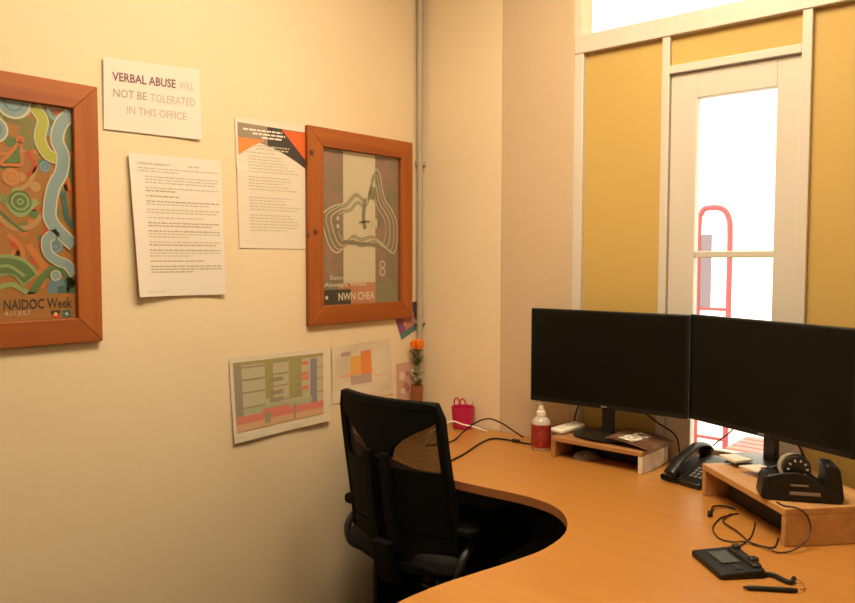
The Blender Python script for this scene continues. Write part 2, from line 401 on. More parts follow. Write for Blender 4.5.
# ------------------------------------------------------------------ framed posters
def frame(y0, y1, z0, z1, name, label, tilt=0):
    t = empty(name, label, 'picture', (0, (y0 + y1) / 2, z0)); hw = (y1 - y0) / 2; H = z1 - z0; fw = .069
    x0, x1 = .001, .023
    def rail(p, m):
        # p: outer a, outer b, inner b, inner a in (y,z); profile slopes a little to the inside
        bm = bmesh.new(); vs = []
        for (yy, zz), h in zip(p, (x1 - .003, x1 - .003, x1, x1)):
            vs.append((bm.verts.new((x0, yy, zz)), bm.verts.new((h, yy, zz))))
        for i in range(4):
            j = (i + 1) % 4; bm.faces.new((vs[i][0], vs[j][0], vs[j][1], vs[i][1]))
        bm.faces.new([v[0] for v in vs][::-1]); bm.faces.new([v[1] for v in vs]); return link('rail', bm, m, t, bevel=.0025)
    o = [(-hw, 0), (hw, 0), (hw, H), (-hw, H)]; i = [(-hw + fw, fw), (hw - fw, fw), (hw - fw, H - fw), (-hw + fw, H - fw)]
    for a in range(4):
        b = (a + 1) % 4; rail([o[a], o[b], i[b], i[a]], M_frY if a % 2 == 0 else M_frZ)
    link('glass', B(.0110, .0125, -hw + fw - .003, hw - fw + .003, fw - .003, H - fw + .003), M_pglass, t, smooth=False)
    return t, [(0, -hw + fw, H - fw), (0, hw - fw, H - fw), (0, hw - fw, fw), (0, -hw + fw, fw)]
def cm(name, c, r=.55): return mat(name, c, r)
A_or = cm('ochre print', (.42, .17, .04)); A_or2 = cm('orange print', (.62, .20, .05)); A_ol = cm('olive print', (.22, .20, .06)); A_gr = cm('green print', (.10, .20, .07))
A_gr2 = cm('light green print', (.30, .40, .16)); A_ye = cm('lime print', (.48, .48, .07)); A_bl = cm('pale blue print', (.26, .38, .42)); A_bl2 = cm('blue print', (.13, .24, .32))
A_wh = cm('cream print', (.68, .64, .50)); A_rd = cm('red print', (.58, .07, .03)); A_dk = cm('dark print', (.035, .03, .025)); A_tan = cm('tan print', (.52, .30, .13)); A_te = cm('teal print', (.05, .16, .15))
t, cr = frame(.470, 1.0115, 1.1590, 1.8640, 'framed_poster', 'wooden framed poster with blue and green winding pattern, cut by the left edge')
s = Sheet(cr, (1, 0, 0), off=.004); s.base(A_or, 1, 1)
def a(px, py):
    top = 95 + .16 * px; bot = 326 - .068 * px
    v = (py - top) / (bot - top); xr = 74.3 + (py - 107) * .0248; u = .518 + .482 * px / xr; return (min(.998, u), min(.998, max(.002, v)))
AS = .586 / .42
def arib(pts, wpx, m, ly, **kw): s.ribbon([a(*p) for p in pts], wpx * .5 / 77, m, ly, asp=AS, **kw)
def adisc(px, py, rpx, m, ly, r0=0): u, v = a(px, py); s.disc(u, v, rpx * .5 / 77, m, ly, asp=AS, r0=r0 * .5 / 77)
rn = random.Random(3)
for i in range(60): adisc(rn.uniform(2, 74), rn.uniform(105, 292), rn.uniform(2.5, 6), rn.choice([A_or2, A_tan, A_gr2, A_ol, A_or2, A_rd, A_gr]), 1)
s.rect(.002, .002, .50, .998, A_ol, 1)
for i in range(40):
    u, v = rn.uniform(.04, .46), rn.uniform(.04, .9); s.disc(u, v, rn.uniform(.02, .07), rn.choice([A_bl, A_gr2, A_or2, A_tan]), 2, asp=AS); s.disc(u, v, .015, A_wh, 3, asp=AS)
for p in ([(10, 112), (26, 118), (42, 128), (36, 140), (20, 142)], [(50, 112), (58, 120), (54, 132)]): arib(p, 12, A_ol, 2)
arib([(78, 112), (74, 140), (72, 160), (76, 185)], 9, A_gr, 2); arib([(74, 150), (70, 170), (74, 190)], 4, A_or2, 3)
arib([(0, 150), (12, 152), (20, 148)], 3, A_or2, 3); arib([(30, 150), (38, 165), (30, 175)], 4, A_rd, 3); arib([(40, 165), (32, 182), (20, 190)], 4, A_tan, 3)
arib([(6, 195), (22, 214), (40, 200)], 6, A_gr2, 3); arib([(0, 215), (16, 228), (34, 226), (44, 215)], 5, A_tan, 3); arib([(2, 210), (14, 222), (26, 232)], 3, A_gr, 4)
arib([(30, 245), (38, 258), (46, 270), (42, 290)], 7, A_or2, 3); arib([(10, 235), (22, 246), (26, 262)], 5, A_or2, 3)
for (x, y, r, c1, c2) in ((15, 176, 9, A_or2, A_tan), (23, 201, 11, A_gr, A_gr2), (58, 247, 8, A_bl2, A_bl), (48, 165, 6, A_bl2, A_bl), (60, 190, 5, A_bl2, A_bl), (8, 198, 5, A_ol, A_gr2), (50, 128, 6, A_bl2, A_bl)):
    adisc(x, y, r, c1, 4); adisc(x, y, r * .8, c2, 5, r * .62); adisc(x, y, r * .45, c1, 5, 0); adisc(x, y, r * .3, c2, 6, r * .15)
arib([(0, 268), (10, 266), (22, 270), (32, 282)], 20, A_gr2, 5); arib([(0, 268), (10, 267), (22, 271), (31, 281)], 15, A_gr, 6); arib([(2, 268), (12, 268), (26, 278)], 3, A_gr2, 7)
arib([(0, 290), (14, 287), (30, 296), (46, 300)], 5, A_gr2, 5); arib([(30, 300), (40, 285), (52, 272), (66, 272), (78, 288)], 7, A_gr, 5); arib([(60, 300), (72, 285), (78, 296)], 12, A_te, 5)
arib([(54, 300), (56, 286), (66, 282)], 10, A_bl2, 6); adisc(58, 277, 4.5, A_bl, 7); adisc(58, 277, 5.5, A_wh, 6.5)
arib([(44, 207), (49, 225), (42, 248)], 4, A_rd, 5); arib([(70, 150), (77, 156)], 4, A_rd, 5)
for wd, m, ly in ((12, A_wh, 7), (9.5, A_ye, 8)): arib([(38, 104), (46, 118), (43, 136), (50, 152), (62, 158)], wd, m, ly)
main = [(75, 112), (64, 122), (60, 138), (66, 154), (64, 171), (56, 187), (52, 209), (54, 222), (66, 236), (78, 246)]
lp = [(60, 232), (49, 240), (50, 254), (60, 262), (70, 266), (78, 276)]
for wd, m, ly in ((14, A_wh, 9), (11, A_bl, 10)): arib(main, wd, m, ly); arib(lp, wd * .75, m, ly)
arib([(50, 106), (56, 116), (66, 112)], 4, A_bl, 8); arib([(66, 190), (70, 215), (78, 228)], 5, A_te, 6)
for (x, y, r) in ((18, 99, 17), (0, 127, 13)):
    adisc(x, max(y, 99), r, A_wh, 9); adisc(x, max(y, 99), r * .86, A_bl, 10); adisc(x, max(y, 99), r * .55, A_bl2, 11, r * .45)
arib([(4, 163), (14, 152), (24, 139), (24.5, 150), (25, 163), (14, 163)], 3, A_or2, 9, closed=True, per=2); s.face([a(8, 161), a(23, 144), a(23.5, 161)], A_gr, 8.5)
adisc(24, 138, 4, A_or2, 9); adisc(24, 138, 2, A_rd, 10)
s.rect(*a(0, 298), .998, .998, A_or, 12)
s.rect(.002, a(0, 298)[1], .51, .998, A_or, 12)
s.text('NAIDOC Week', a(4, 312)[0], a(75, 312)[0], a(40, 311.5)[1], .045, A_dk, 14, .02)
s.text('4-11 JULY', a(5, 319)[0], a(31, 319)[0], a(20, 318.5)[1], .020, A_wh, 14)
fu, fv = a(52, 313.5); s.rect(fu, fv, fu + .06, fv + .019, A_dk, 13); s.rect(fu, fv + .019, fu + .06, fv + .036, A_rd, 13); s.disc(fu + .03, fv + .018, .013, cm('yellow print', (.85, .55, .15)), 14, asp=AS)
fu, fv = a(64, 313.0); s.rect(fu, fv, fu + .06, fv + .036, A_te, 13); s.disc(fu + .03, fv + .018, .010, A_wh, 14, asp=AS)
s.done('artwork', t)

t, cr = frame(1.762, 2.310, 1.1520, 1.8610, 'framed_poster', 'wooden framed poster with painted pale reflection band and white contour lines beside the conduit')
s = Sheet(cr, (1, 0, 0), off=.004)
P_m = mat('mauve print', (.36, .20, .16), .55, noise=((16, 16, 16), (.22, .20, .13), 3, .38, .6)); P_c = cm('pale print and reflection', (.72, .63, .47)); P_g = cm('grey green print', (.25, .23, .15)); P_l = cm('contour line print', (.66, .58, .42))
P_s = cm('salmon print and reflection', (.60, .25, .14))
s.base(P_m, 1, 1); s.rect(.27, .002, .68, .86, P_c, 1); s.rect(.002, .86, .998, .90, P_g, 1)  # pale band is a reflection in the glass, painted into the artwork
cont = [(.10, .62), (.03, .50), (.02, .42), (.16, .36), (.28, .34), (.42, .26), (.55, .30), (.62, .24), (.68, .10), (.74, .13), (.80, .28), (.90, .36), (.97, .44), (.98, .56), (.93, .66), (.80, .62), (.68, .60), (.50, .63), (.34, .60), (.20, .66)]
def scl(k): return [(.5 + (x - .5) * k, .46 + (y - .46) * k) for x, y in cont]
for kk, wd, m in ((1.0, .014, P_l), (.90, .03, P_g), (.90, .008, P_l), (.78, .012, P_l), (.66, .028, P_g), (.66, .008, P_l)): s.ribbon(scl(kk), wd, m, 3 + (m is P_l), asp=AS, closed=True, per=5)
s.ribbon([(.26, .59), (.5, .60), (.74, .61)], .035, P_g, 6, asp=AS)
s.ribbon([(.54, .30), (.52, .42), (.54, .50)], .045, P_g, 6, asp=AS); s.ribbon([(.66, .22), (.64, .30)], .06, P_g, 6, asp=AS); s.ribbon([(.46, .46), (.60, .45), (.82, .48)], .018, P_g, 6, asp=AS)
s.rect(.60, .43, .70, .49, P_l, 7)
for v_ in (.44, .49): s.disc(.20, v_, .04, P_g, 6, asp=AS, r0=.018); s.disc(.20, v_, .018, P_l, 6, asp=AS)
s.disc(.77, .74, .04, P_l, 6, asp=AS, r0=.025); s.disc(.77, .79, .04, P_l, 6, asp=AS, r0=.025)
s.rect(.002, .90, .36, .998, A_dk, 2); s.rect(.36, .90, .68, .998, P_s, 2); s.rect(.68, .90, .998, .998, P_g, 2); s.rect(.2, .86, .68, .90, P_s, 2)  # salmon stretch is the bar as tinted by the painted reflection
s.text('Success', .10, .36, .835, .028, P_c if False else cm('white print', (.80, .74, .62)), 8, .01)
s.text('Always Wins', .03, .55, .882, .028, MATS['white print'], 8, .01)
s.text('NWN CHEA', .20, .66, .972, .048, MATS['white print'], 8, .02)
s.disc(.06, .95, .018, MATS['white print'], 8, asp=AS)
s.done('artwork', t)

# ------------------------------------------------------------------ notices on the wall
def curl1(u, v): return .004 + .010 * (abs(u - .5) * 2) ** 3 + .008 * max(0, v - .8) + .002 * math.sin(7 * u + 4 * v)
s = Sheet(W((1.035, 1.952), (1.341, 1.975), (1.342, 1.760), (1.034, 1.754)), (1, 0, 0), curl=lambda u, v: .003 + .006 * u ** 6 * v + .004 * (1 - v) * (1 - u))
s.base(M_paper)
s.text('VERBAL ABUSE', .08, .73, .305, .115, M_inkp, 2, .022); s.text('WILL', .77, .93, .31, .11, M_inkl, 2)
s.text('NOT BE', .09, .42, .53, .11, M_ink, 2, .008); s.text('TOLERATED', .46, .94, .535, .11, M_inkl, 2, .004)
s.text('IN THIS OFFICE', .22, .84, .745, .105, M_inkl, 2, .008)
tag(s.done('notice'), 'white landscape notice with three lines of capital letters above the long text sheet', 'notice')
s = Sheet(W((1.102, 1.695), (1.414, 1.702), (1.421, 1.277), (1.120, 1.279)), (1, 0, 0), curl=lambda u, v: .004 + .016 * (1 - u) ** 3 * (.3 + v) + .008 * u ** 4 * v, step=.0005)
s.base(M_paper, 16, 16)
r = random.Random(5); s.text('CODE OF CONDUCT', .08, .42, .072, .014, M_ink, 2, .01); s.words(.62, .74, .06, .010, M_inkl, 1, r)
v = .092
for para in (2, 3, 2, 1, 2, 2, 1, 2, 3, 2, 3, 1, 3):
    for ln in range(para):
        ind = .08 if v < .13 else .15
        end = .96 if ln < para - 1 else r.uniform(.45, .95)
        s.words(ind, end, v, .0085, M_ink if r.random() < .5 else M_inkl, 1, r, (.015, .06), .010); v += .0205
    v += .0165
s.words(.1, .3, .965, .006, M_inkl, 1, r)
tag(s.done('notice'), 'tall white page of small dense text curling off the wall, left of the orange-headed flyer', 'notice')
# orange headed flyer, partly behind the second frame
FL_o = cm('flyer orange', (.78, .24, .05)); FL_g = cm('flyer grey', (.30, .22, .15)); FL_k = cm('flyer black', (.05, .035, .03)); FL_r = cm('flyer red', (.70, .12, .02))
s = Sheet(W((1.470, 1.849), (1.779, 1.859), (1.779, 1.426), (1.483, 1.426)), (1, 0, 0), off=.0012, curl=lambda u, v: .0008 + (.006 * (1 - u) ** 2 * (.2 + .5 * math.exp(-((v - .42) / .05) ** 2)) if u < .9 else 0), step=.0001)
s.base(M_paper2, 14, 20)
n = 20; U = [.03 + .97 * i / n for i in range(n + 1)]
top = [(u, .035 + .02 * u) for u in U]; bot = [(u, .15 + .02 * math.sin(u * 2) + .20 * u ** 2.2) for u in U]
s.strip(top, bot, FL_g, 2)
s.strip([(u, max(.036 + .02 * u, .085 - .09 * u)) for u in U[8:]], [(u, b[1]) for u, b in zip(U[8:], bot[8:])], FL_k, 3)
s.strip([(u, .04 + .02 * u) for u in U[12:]], [(u, .04 + .02 * u + .26 * ((u - U[12]) / .4)) for u in U[12:]], FL_r, 5)
s.strip([(u, .03 + .12) for u in U[:8]], [(u, .155 + .13 * (1 - (u - .03) / .37) ** 1.3) for u in U[:8]], FL_o, 4)
for v_, a0, a1 in ((.075, .10, .62), (.102, .22, .66), (.128, .34, .62)): s.words(a0, a1, v_, .013, MATS['white print'], 6, r, (.04, .1), .012)
s.words(.25, .72, .195, .011, M_inkl, 6, r); s.words(.26, .70, .218, .011, M_inkl, 6, r); s.words(.12, .5, .25, .009, M_inkl, 6, r)
v = .28
for i in range(26):
    if i in (6, 12, 13, 19): v += .02; continue
    s.words(.15, r.uniform(.6, .92), v, .008, M_inkl, 6, r, (.02, .08)); v += .0235
tag(s.done('flyer'), 'white flyer with orange and black curved header, partly behind a wooden frame', 'flyer')
# laminated timetable
c_ = cm
TT = [c_('tt khaki', (.34, .30, .12)), c_('tt stone', (.48, .43, .28)), c_('tt grey', (.30, .25, .18)), c_('tt rose', (.62, .20, .15)), c_('tt tan', (.60, .36, .20)), c_('tt slate', (.24, .22, .25)), c_('tt mint', (.38, .40, .24))]
def timetable():
    s = Sheet(W((1.436, 1.068), (1.872, 1.065), (1.860, .797), (1.449, .784)), (1, 0, 0), off=.002, curl=lambda u, v: .003 + .012 * u * u * v + .006 * v * v * (1 - u) + .0015 * math.sin(9 * u))
    s.base(M_lam, 20, 14)
    def R(u0, v0, u1, v1, m, ly): s.rect(u0, v0, u1, v1, m, ly, max(1, int((u1 - u0) * 20)), max(1, int((v1 - v0) * 14)))
    R(.03, .06, .92, .86, TT[1], 1)
    R(.03, .06, .10, .86, TT[2], 2); R(.32, .06, .40, .55, TT[0], 2); R(.56, .06, .70, .60, TT[0], 2); R(.78, .12, .85, .70, TT[5], 2)
    for v_ in (.12, .27, .42, .60): R(.10, v_, .32, v_ + .018, TT[2], 3); R(.40, v_ - .02, .56, v_ - .005, TT[2], 3); R(.85, v_ - .04, .92, v_ - .02, TT[0], 3)
    for v_ in (.30, .46, .55): R(.36, v_, .50, v_ + .05, TT[2], 3)
    R(.03, .06, .92, .10, TT[0], 3); R(.10, .62, .80, .68, TT[6], 3)
    for v_ in (.14, .28, .34, .46): R(.69, v_, .76, v_ + .05, TT[3], 4)
    R(.69, .12, .76, .50, TT[1], 3)
    for q in (0, 1, 2): R(.64, .30 + q * .1, .67, .36 + q * .1, TT[2], 4)
    R(.03, .70, .92, .79, TT[3], 4); R(.28, .66, .56, .70, TT[3], 4); R(.03, .79, .92, .88, TT[4], 4); R(.30, .70, .36, .84, TT[2], 5); R(.60, .68, .62, .86, TT[2], 5)
    return s.done('timetable')
tag(timetable(), 'laminated colour-blocked timetable with rose stripe low on the wall behind the chair', 'timetable')
s = Sheet(W((1.879, 1.065), (2.177, 1.077), (2.213, .847), (1.885, .853)), (1, 0, 0), off=.002, curl=lambda u, v: .003 + .014 * (1 - v) ** 3 * u + .0025 * math.sin(6 * u + 5 * v))
s.base(M_lam, 18, 14)
for a0, m in (((.30, .22, .48, .55), cm('sm yellow', (.78, .42, .10))), ((.48, .15, .66, .56), cm('sm orange', (.75, .26, .07))), ((.30, .56, .64, .72), cm('sm mauve', (.46, .32, .28))), ((.14, .12, .30, .20), MATS['sm mauve']), ((.12, .52, .30, .57), cm('sm peach', (.72, .42, .24))), ((.06, .22, .28, .50), cm('sm stone', (.60, .52, .38))), ((.68, .6, .92, .62), MATS['sm peach'])):
    s.rect(*a0, m, 1, 4, 3)
tag(s.done('laminated_sheet'), 'small laminated sheet with yellow and orange blocks beside the timetable', 'sheet')
s = Sheet(W((2.208, 1.191), (2.352, 1.217), (2.374, 1.108), (2.263, 1.062)), (1, 0, 0), off=.0008, curl=lambda u, v: .0002, step=.0002)
s.base(cm('card plum', (.22, .09, .11)), 1, 1); s.rect(.02, .05, .3, .95, cm('card purple', (.22, .07, .20)), 1); s.rect(.3, .2, .8, .8, cm('card rust', (.42, .18, .12)), 1)
s.rect(.0, .82, 1, 1, cm('card teal', (.10, .20, .20)), 2); s.rect(.82, 0, 1, 1, MATS['card teal'] if False else cm('card dark', (.08, .06, .08)), 3); s.disc(.6, .35, .1, P_c, 3); s.disc(.35, .6, .08, P_s, 3)
tag(s.done('postcard'), 'tilted dark purple and teal card tucked between the frame corner and the conduit', 'card')
s = Sheet(W((2.231, .967), (2.322, .969), (2.324, .805), (2.234, .819)), (1, 0, 0), off=.0015, curl=lambda u, v: .001, step=.0003)
s.base(cm('photo pink', (.62, .36, .27)), 1, 1); s.disc(.35, .35, .2, cm('photo pale', (.75, .58, .44)), 1, asp=1.7); s.disc(.6, .65, .22, cm('photo rose', (.50, .20, .18)), 2, asp=1.7); s.disc(.7, .3, .12, MATS['photo rose'], 2, asp=1.7); s.disc(.4, .75, .15, MATS['photo pale'], 3, asp=1.7)
tag(s.done('photo_print'), 'small pink photo print on the wall behind the orange flower', 'photo')

# ------------------------------------------------------------------ office chair
def chair():
    t = empty('office_chair', 'black mesh-backed office chair with armrests pushed into the desk cut-out', 'chair', (.480, 1.945, 0), 0)
    def bk(x, z, d=0):   # back surface: local x, height z -> point; curved and reclined, seen from behind
        y = -.250 - .03 * max(0, (z - .45)) / .5 + .055 * (abs(x) / .22) ** 2 + .02 * math.cos((z - .45) * 6) + d
        return Vector((x, y, z))
    hw = lambda z: .206 + .028 * (.95 - z)
    n = 16
    zt, zb = .950, .44
    # outer frame
    L_ = [bk(-hw(zb + (zt - zb) * i / n), zb + (zt - zb) * i / n) for i in range(n)]
    Tp = [bk(-hw(zt) + .012 + (2 * hw(zt) - .024) * i / 12, zt + .008 - .0 * i) for i in range(13)]
    Rr = [Vector((-p.x, p.y, p.z)) for p in reversed(L_)]
    Bt = [bk(hw(zb) - .02 - (2 * hw(zb) - .04) * i / 8, zb - .01) for i in range(9)]
    bm = bmesh.new(); sweep(bm, L_ + Tp + Rr + Bt, 1, closed=True, sec=[(-.013, -.016), (.013, -.016), (.013, .012), (-.013, .012)], up=(0, 1, 0))
    link('back_frame', bm, M_mesh_solid, t, bevel=.004)
    # mesh panel
    bm = bmesh.new(); G = []
    for j in range(15):
        z = zb + (zt - zb) * j / 14; G.append([bm.verts.new(bk(-hw(z) + 2 * hw(z) * i / 16, z, .004)) for i in range(17)])
    for j in range(14):
        for i in range(16): bm.faces.new((G[j][i], G[j][i + 1], G[j + 1][i + 1], G[j + 1][i]))
    link('back_mesh', bm, M_mesh, t)
    # solid Y yoke: filled head panel narrowing to the spine
    def slab(name, rows, th=.016, m=M_mesh_solid):
        bm = bmesh.new(); N = 13; f = []; b = []
        for z, x0, x1 in rows:
            f.append([bm.verts.new(bk(x0 + (x1 - x0) * i / (N - 1), z, -.012)) for i in range(N)]); b.append([bm.verts.new(bk(x0 + (x1 - x0) * i / (N - 1), z, -.012 + th)) for i in range(N)])
        for g, rev in ((f, 0), (b, 1)):
            for j in range(len(rows) - 1):
                for i in range(N - 1): bm.faces.new((g[j][i], g[j][i + 1], g[j + 1][i + 1], g[j + 1][i]))
        R = len(rows)
        for j in range(R - 1):
            bm.faces.new((f[j][0], f[j + 1][0], b[j + 1][0], b[j][0])); bm.faces.new((f[j][-1], b[j][-1], b[j + 1][-1], f[j + 1][-1]))
        for i in range(N - 1):
            bm.faces.new((f[0][i], b[0][i], b[0][i + 1], f[0][i + 1])); bm.faces.new((f[-1][i], f[-1][i + 1], b[-1][i + 1], b[-1][i]))
        return link(name, bm, m, t)
    slab('head_panel', [(.955, -.203, .203), (.925, -.205, .205), (.895, -.190, .175), (.87, -.155, .125), (.845, -.115, .08), (.82, -.080, .050), (.80, -.062, .040), (.785, -.050, .036)])
    for s_, x in ((-1, -.052), (1, .022)):
        link('spine', T([bk(x, .80, -.018), bk(x, .70, -.022), bk(x, .58, -.026), bk(x + .005, .48, -.022)], 1, sec=[(-.012, -.015), (.012, -.015), (.012, .015), (-.012, .015)], up=(0, 1, 0)), M_mesh_solid, t, bevel=.003)
    slab('lumbar_pad', [(.755, -.205, .205), (.70, -.208, .208), (.64, -.210, .210), (.57, -.210, .210), (.55, -.205, .205)], .012)
    slab('lower_panel', [(.545, -.205, .205), (.50, -.208, .208), (.46, -.208, .208)], .014)
    # seat
    sp = rrect(-.24, .24, -.235, .235, .07); bm = bmesh.new(); prism(bm, sp, .43, .495); link('seat', bm, M_fabric, t, bevel=.02, segs=4)
    bm = bmesh.new(); prism(bm, rrect(-.2, .2, -.2, .2, .05), .405, .43); link('seat_shell', bm, M_mesh_solid, t, bevel=.006)
    bm = bmesh.new(); box(bm, -.07, .07, -.13, .10, .35, .405); link('mechanism', bm, M_grey, t, bevel=.01)
    link('back_bracket', T([(0, -.10, .375), (0, -.24, .38), (0, -.275, .45), (0, -.285, .52)], 1, sec=[(-.014, -.035), (.014, -.035), (.014, .035), (-.014, .035)], up=(0, 1, 0)), M_mesh_solid, t, bevel=.004)
    # armrests
    for s_ in (-1, 1):
        ar = link('armrest', T([(s_ * .10, -.02, .395), (s_ * .22, -.02, .40), (s_ * .236, -.04, .44), (s_ * .244, -.07, .50), (s_ * .242, -.08, .560)], 1, sec=[(-.012, -.026), (.012, -.026), (.012, .026), (-.012, .026)], up=(0, 1, 0)), M_mesh_solid, t, bevel=.004)
        link('brace', T([(s_ * .242, -.10, .555), (s_ * .248, -.19, .50), (s_ * .235, -.20, .44), (s_ * .20, -.17, .41)], .013, 8), M_grey, ar)
        bm = bmesh.new(); prism(bm, rrect(s_ * .240 - .040, s_ * .240 + .040, -.20, .07, .03), .560, .588); link('arm_pad', bm, M_mesh_solid, ar, bevel=.008)
    link('gas_lift', L([(.026, .08), (.026, .22), (.016, .22), (.016, .36)], 20), M_grey, t)
    link('base_hub', L([(.0, .06), (.045, .06), (.045, .11), (.03, .125), (0, .125)], 24), M_mesh_solid, t)
    for i in range(5):
        an = math.radians(90 + 72 * i + 36); dx, dy = math.cos(an), math.sin(an)
        lg = link('leg', T([(dx * .03, dy * .03, .095), (dx * .15, dy * .15, .09), (dx * .285, dy * .285, .068)], [.024 - .010 * q / 16 for q in range(17)], 8, sec=[(-.6, -1), (.6, -1), (.6, 1), (-.6, 1)]), M_mesh_solid, t, bevel=.003)
        bm = bmesh.new(); lathe(bm, [(0, -.022), (.02, -.022), (.026, -.014), (.026, .014), (.02, .022), (0, .022)], 16, M=Matrix.Translation((dx * .285, dy * .285, .028)) @ Matrix.Rotation(an, 4, 'Z') @ Matrix.Rotation(PI / 2, 4, 'X'))
        lathe(bm, [(.006, .028), (.006, .07)], 8, dx * .285, dy * .285); link('caster', bm, M_black, lg)
    return t
chair()

# ------------------------------------------------------------------ items against the far wall
t = empty('pencil_basket', 'small hot pink basket with two loop handles on the back corner of the desk', 'basket', (.270, 2.328, .7305))
link('body', L([(0, 0), (.036, 0), (.040, .004), (.046, .080), (.047, .083), (.044, .083), (.038, .008), (0, .006)], 28), M_pink, t)
for q in range(2):
    link('handle', T([(-.034 + q * .030, -.012, .080), (-.034 + q * .030, -.012, .105), (-.022 + q * .030, -.012, .116), (-.010 + q * .030, -.012, .105), (-.010 + q * .030, -.012, .080)], .0028, 8), M_pink, t)
link('spike', T([(.03, .01, .05), (.05, .0, .108)], .0012, 6), M_terra, t)
t = empty('artificial_flower', 'orange artificial flower in a slim brown pot standing in the corner', 'flower', (.048, 2.306, .7305))
link('pot', L([(0, 0), (.017, 0), (.020, .01), (.024, .13), (.026, .146), (.022, .146), (.019, .135), (0, .130)], 24), M_terra, t)
link('stem', T([(0, 0, .12), (.003, 0, .22), (0, .002, .30)], .0028, 8), M_leaf, t)
bm = bmesh.new()
for k_, (rr, zz, n_, tl) in enumerate(((.007, .320, 5, .05), (.015, .320, 7, .15), (.022, .317, 8, .32), (.025, .311, 9, .45))):
    for i in range(n_):
        an = 2 * PI * i / n_ + k_ * .5; Mx = Matrix.Translation((0, 0, zz - .012)) @ Matrix.Rotation(an, 4, 'Z') @ Matrix.Translation((rr * .55, 0, 0)) @ Matrix.Rotation(tl, 4, 'Y')
        g = [bm.verts.new(Mx @ Vector((.003 * math.sin(v_ * 3) + .004 * (u_ * u_), u_ * .014 * math.sin(.55 + v_ * 2.1), v_ * .026))) for v_ in (0, .25, .5, .75, 1) for u_ in (-1, -.5, 0, .5, 1)]
        for a_ in range(4):
            for b_ in range(4): bm.faces.new((g[a_ * 5 + b_], g[a_ * 5 + b_ + 1], g[a_ * 5 + b_ + 6], g[a_ * 5 + b_ + 5]))
lathe(bm, [(0, .290), (.014, .294), (.020, .304), (.016, .318), (0, .325)], 16)
link('bloom', bm, M_orange, t)
def leaf(an, z, l, up_, m, wd=.009):
    bm = bmesh.new(); Mx = Matrix.Translation((0, 0, z)) @ Matrix.Rotation(an, 4, 'Z') @ Matrix.Rotation(-up_, 4, 'Y'); rows = []
    for i in range(7):
        q = i / 6; ww = wd * math.sin(PI * min(1, q * .95 + .05)) + .0005; rows.append([bm.verts.new(Mx @ Vector((q * l, k2 * ww, -.012 * q * q + abs(k2) * .002))) for k2 in (-1, 0, 1)])
    for p, q in zip(rows, rows[1:]):
        for k2 in range(2): bm.faces.new((p[k2], p[k2 + 1], q[k2 + 1], q[k2]))
    return link('leaf', bm, m, t)
for an, z, l, u_ in ((.3, .285, .030, .5), (1.5, .283, .028, .4), (2.8, .285, .028, .5), (4.0, .284, .03, .4), (5.1, .285, .03, .5)): leaf(an, z, l, u_, M_leaf)
for i in range(11): leaf(i * 2.4, .145 + .012 * (i % 6), .038, 1.0 - .07 * (i % 5), M_leafp if i % 3 else M_leaf, .010)
for i in range(7): leaf(i * 1.1, .215 + .010 * (i % 4), .046, 1.15, M_leaf, .009)

# ------------------------------------------------------------------ cables on the desk
def cable(name, pts, r, m, label, cat='cable', per=8):
    t = empty(name, label, cat, pts[0]); q = [Vector(p) - Vector(pts[0]) for p in pts]
    link('cord', T(q, r, 8, per=per), m, t); return t, Vector(pts[0])
t, o = cable('power_cable', [(.36, 2.00, .7335), (.389, 2.08, .7335), (.385, 2.14, .736), (.390, 2.18, .757), (.440, 2.19, .797), (.490, 2.20, .816), (.525, 2.23, .800), (.545, 2.28, .765), (.565, 2.31, .740)], .0028, M_black, 'black cable arching up off the desk between basket and bottle')
t, o = cable('adaptor_cable', [(.60, 1.80, .7335), (.562, 1.881, .7335), (.532, 2.008, .7335), (.485, 2.154, .7335), (.475, 2.24, .7335), (.517, 2.263, .7335), (.57, 2.262, .7335), (.633, 2.272, .7335), (.665, 2.325, .7335)], .0032, M_black, 'black cable lying in a bow on the desk with a small connector near the bottle')
bm = bmesh.new(); prism(bm, rrect(-.016, .016, -.007, .007, .004), 0, .012); link('connector', bm, M_black2, t, Vector((.566, 2.262, .7305)) - o, bevel=.002)
cable('white_cord', [(.255, 2.14, .7335), (.235, 2.20, .740), (.240, 2.24, .752), (.268, 2.268, .764), (.310, 2.272, .758), (.350, 2.288, .752), (.385, 2.33, .7325)], .0032, M_white, 'white cord curving in front of the pink basket')

# ------------------------------------------------------------------ hand sanitiser bottle
M_clear = mat('clear plastic', (.80, .70, .60), .15, trans=.35); M_redl = mat('red label', (.26, .012, .010), .45, noise=((60, 60, 60), (.34, .04, .03), 2, .35, .6)); M_noz = mat('milky plastic', (.82, .74, .62), .35)
t = empty('sanitiser_bottle', 'clear pump bottle with a red label on the desk, left of the monitor riser', 'bottle', (.686, 2.240, .7305))
link('body', L([(0, 0), (.031, 0), (.0335, .004), (.0335, .092), (.031, .102), (.022, .112), (.014, .117), (.014, .124), (0, .124)], 32), M_clear, t)
link('label', L([(.0341, .010), (.0341, .090)], 32), M_redl, t)
link('collar', L([(.0165, .118), (.0165, .132), (.012, .136), (0, .136)], 24), M_noz, t)
p = link('pump', L([(.0105, .134), (.0115, .140), (.0085, .152), (.005, .154), (.005, .160), (0, .160)], 20), M_noz, t)
bm = bmesh.new(); prism(bm, rrect(-.022, .010, -.007, .007, .005), .158, .165); link('spout', bm, M_noz, p, bevel=.002)

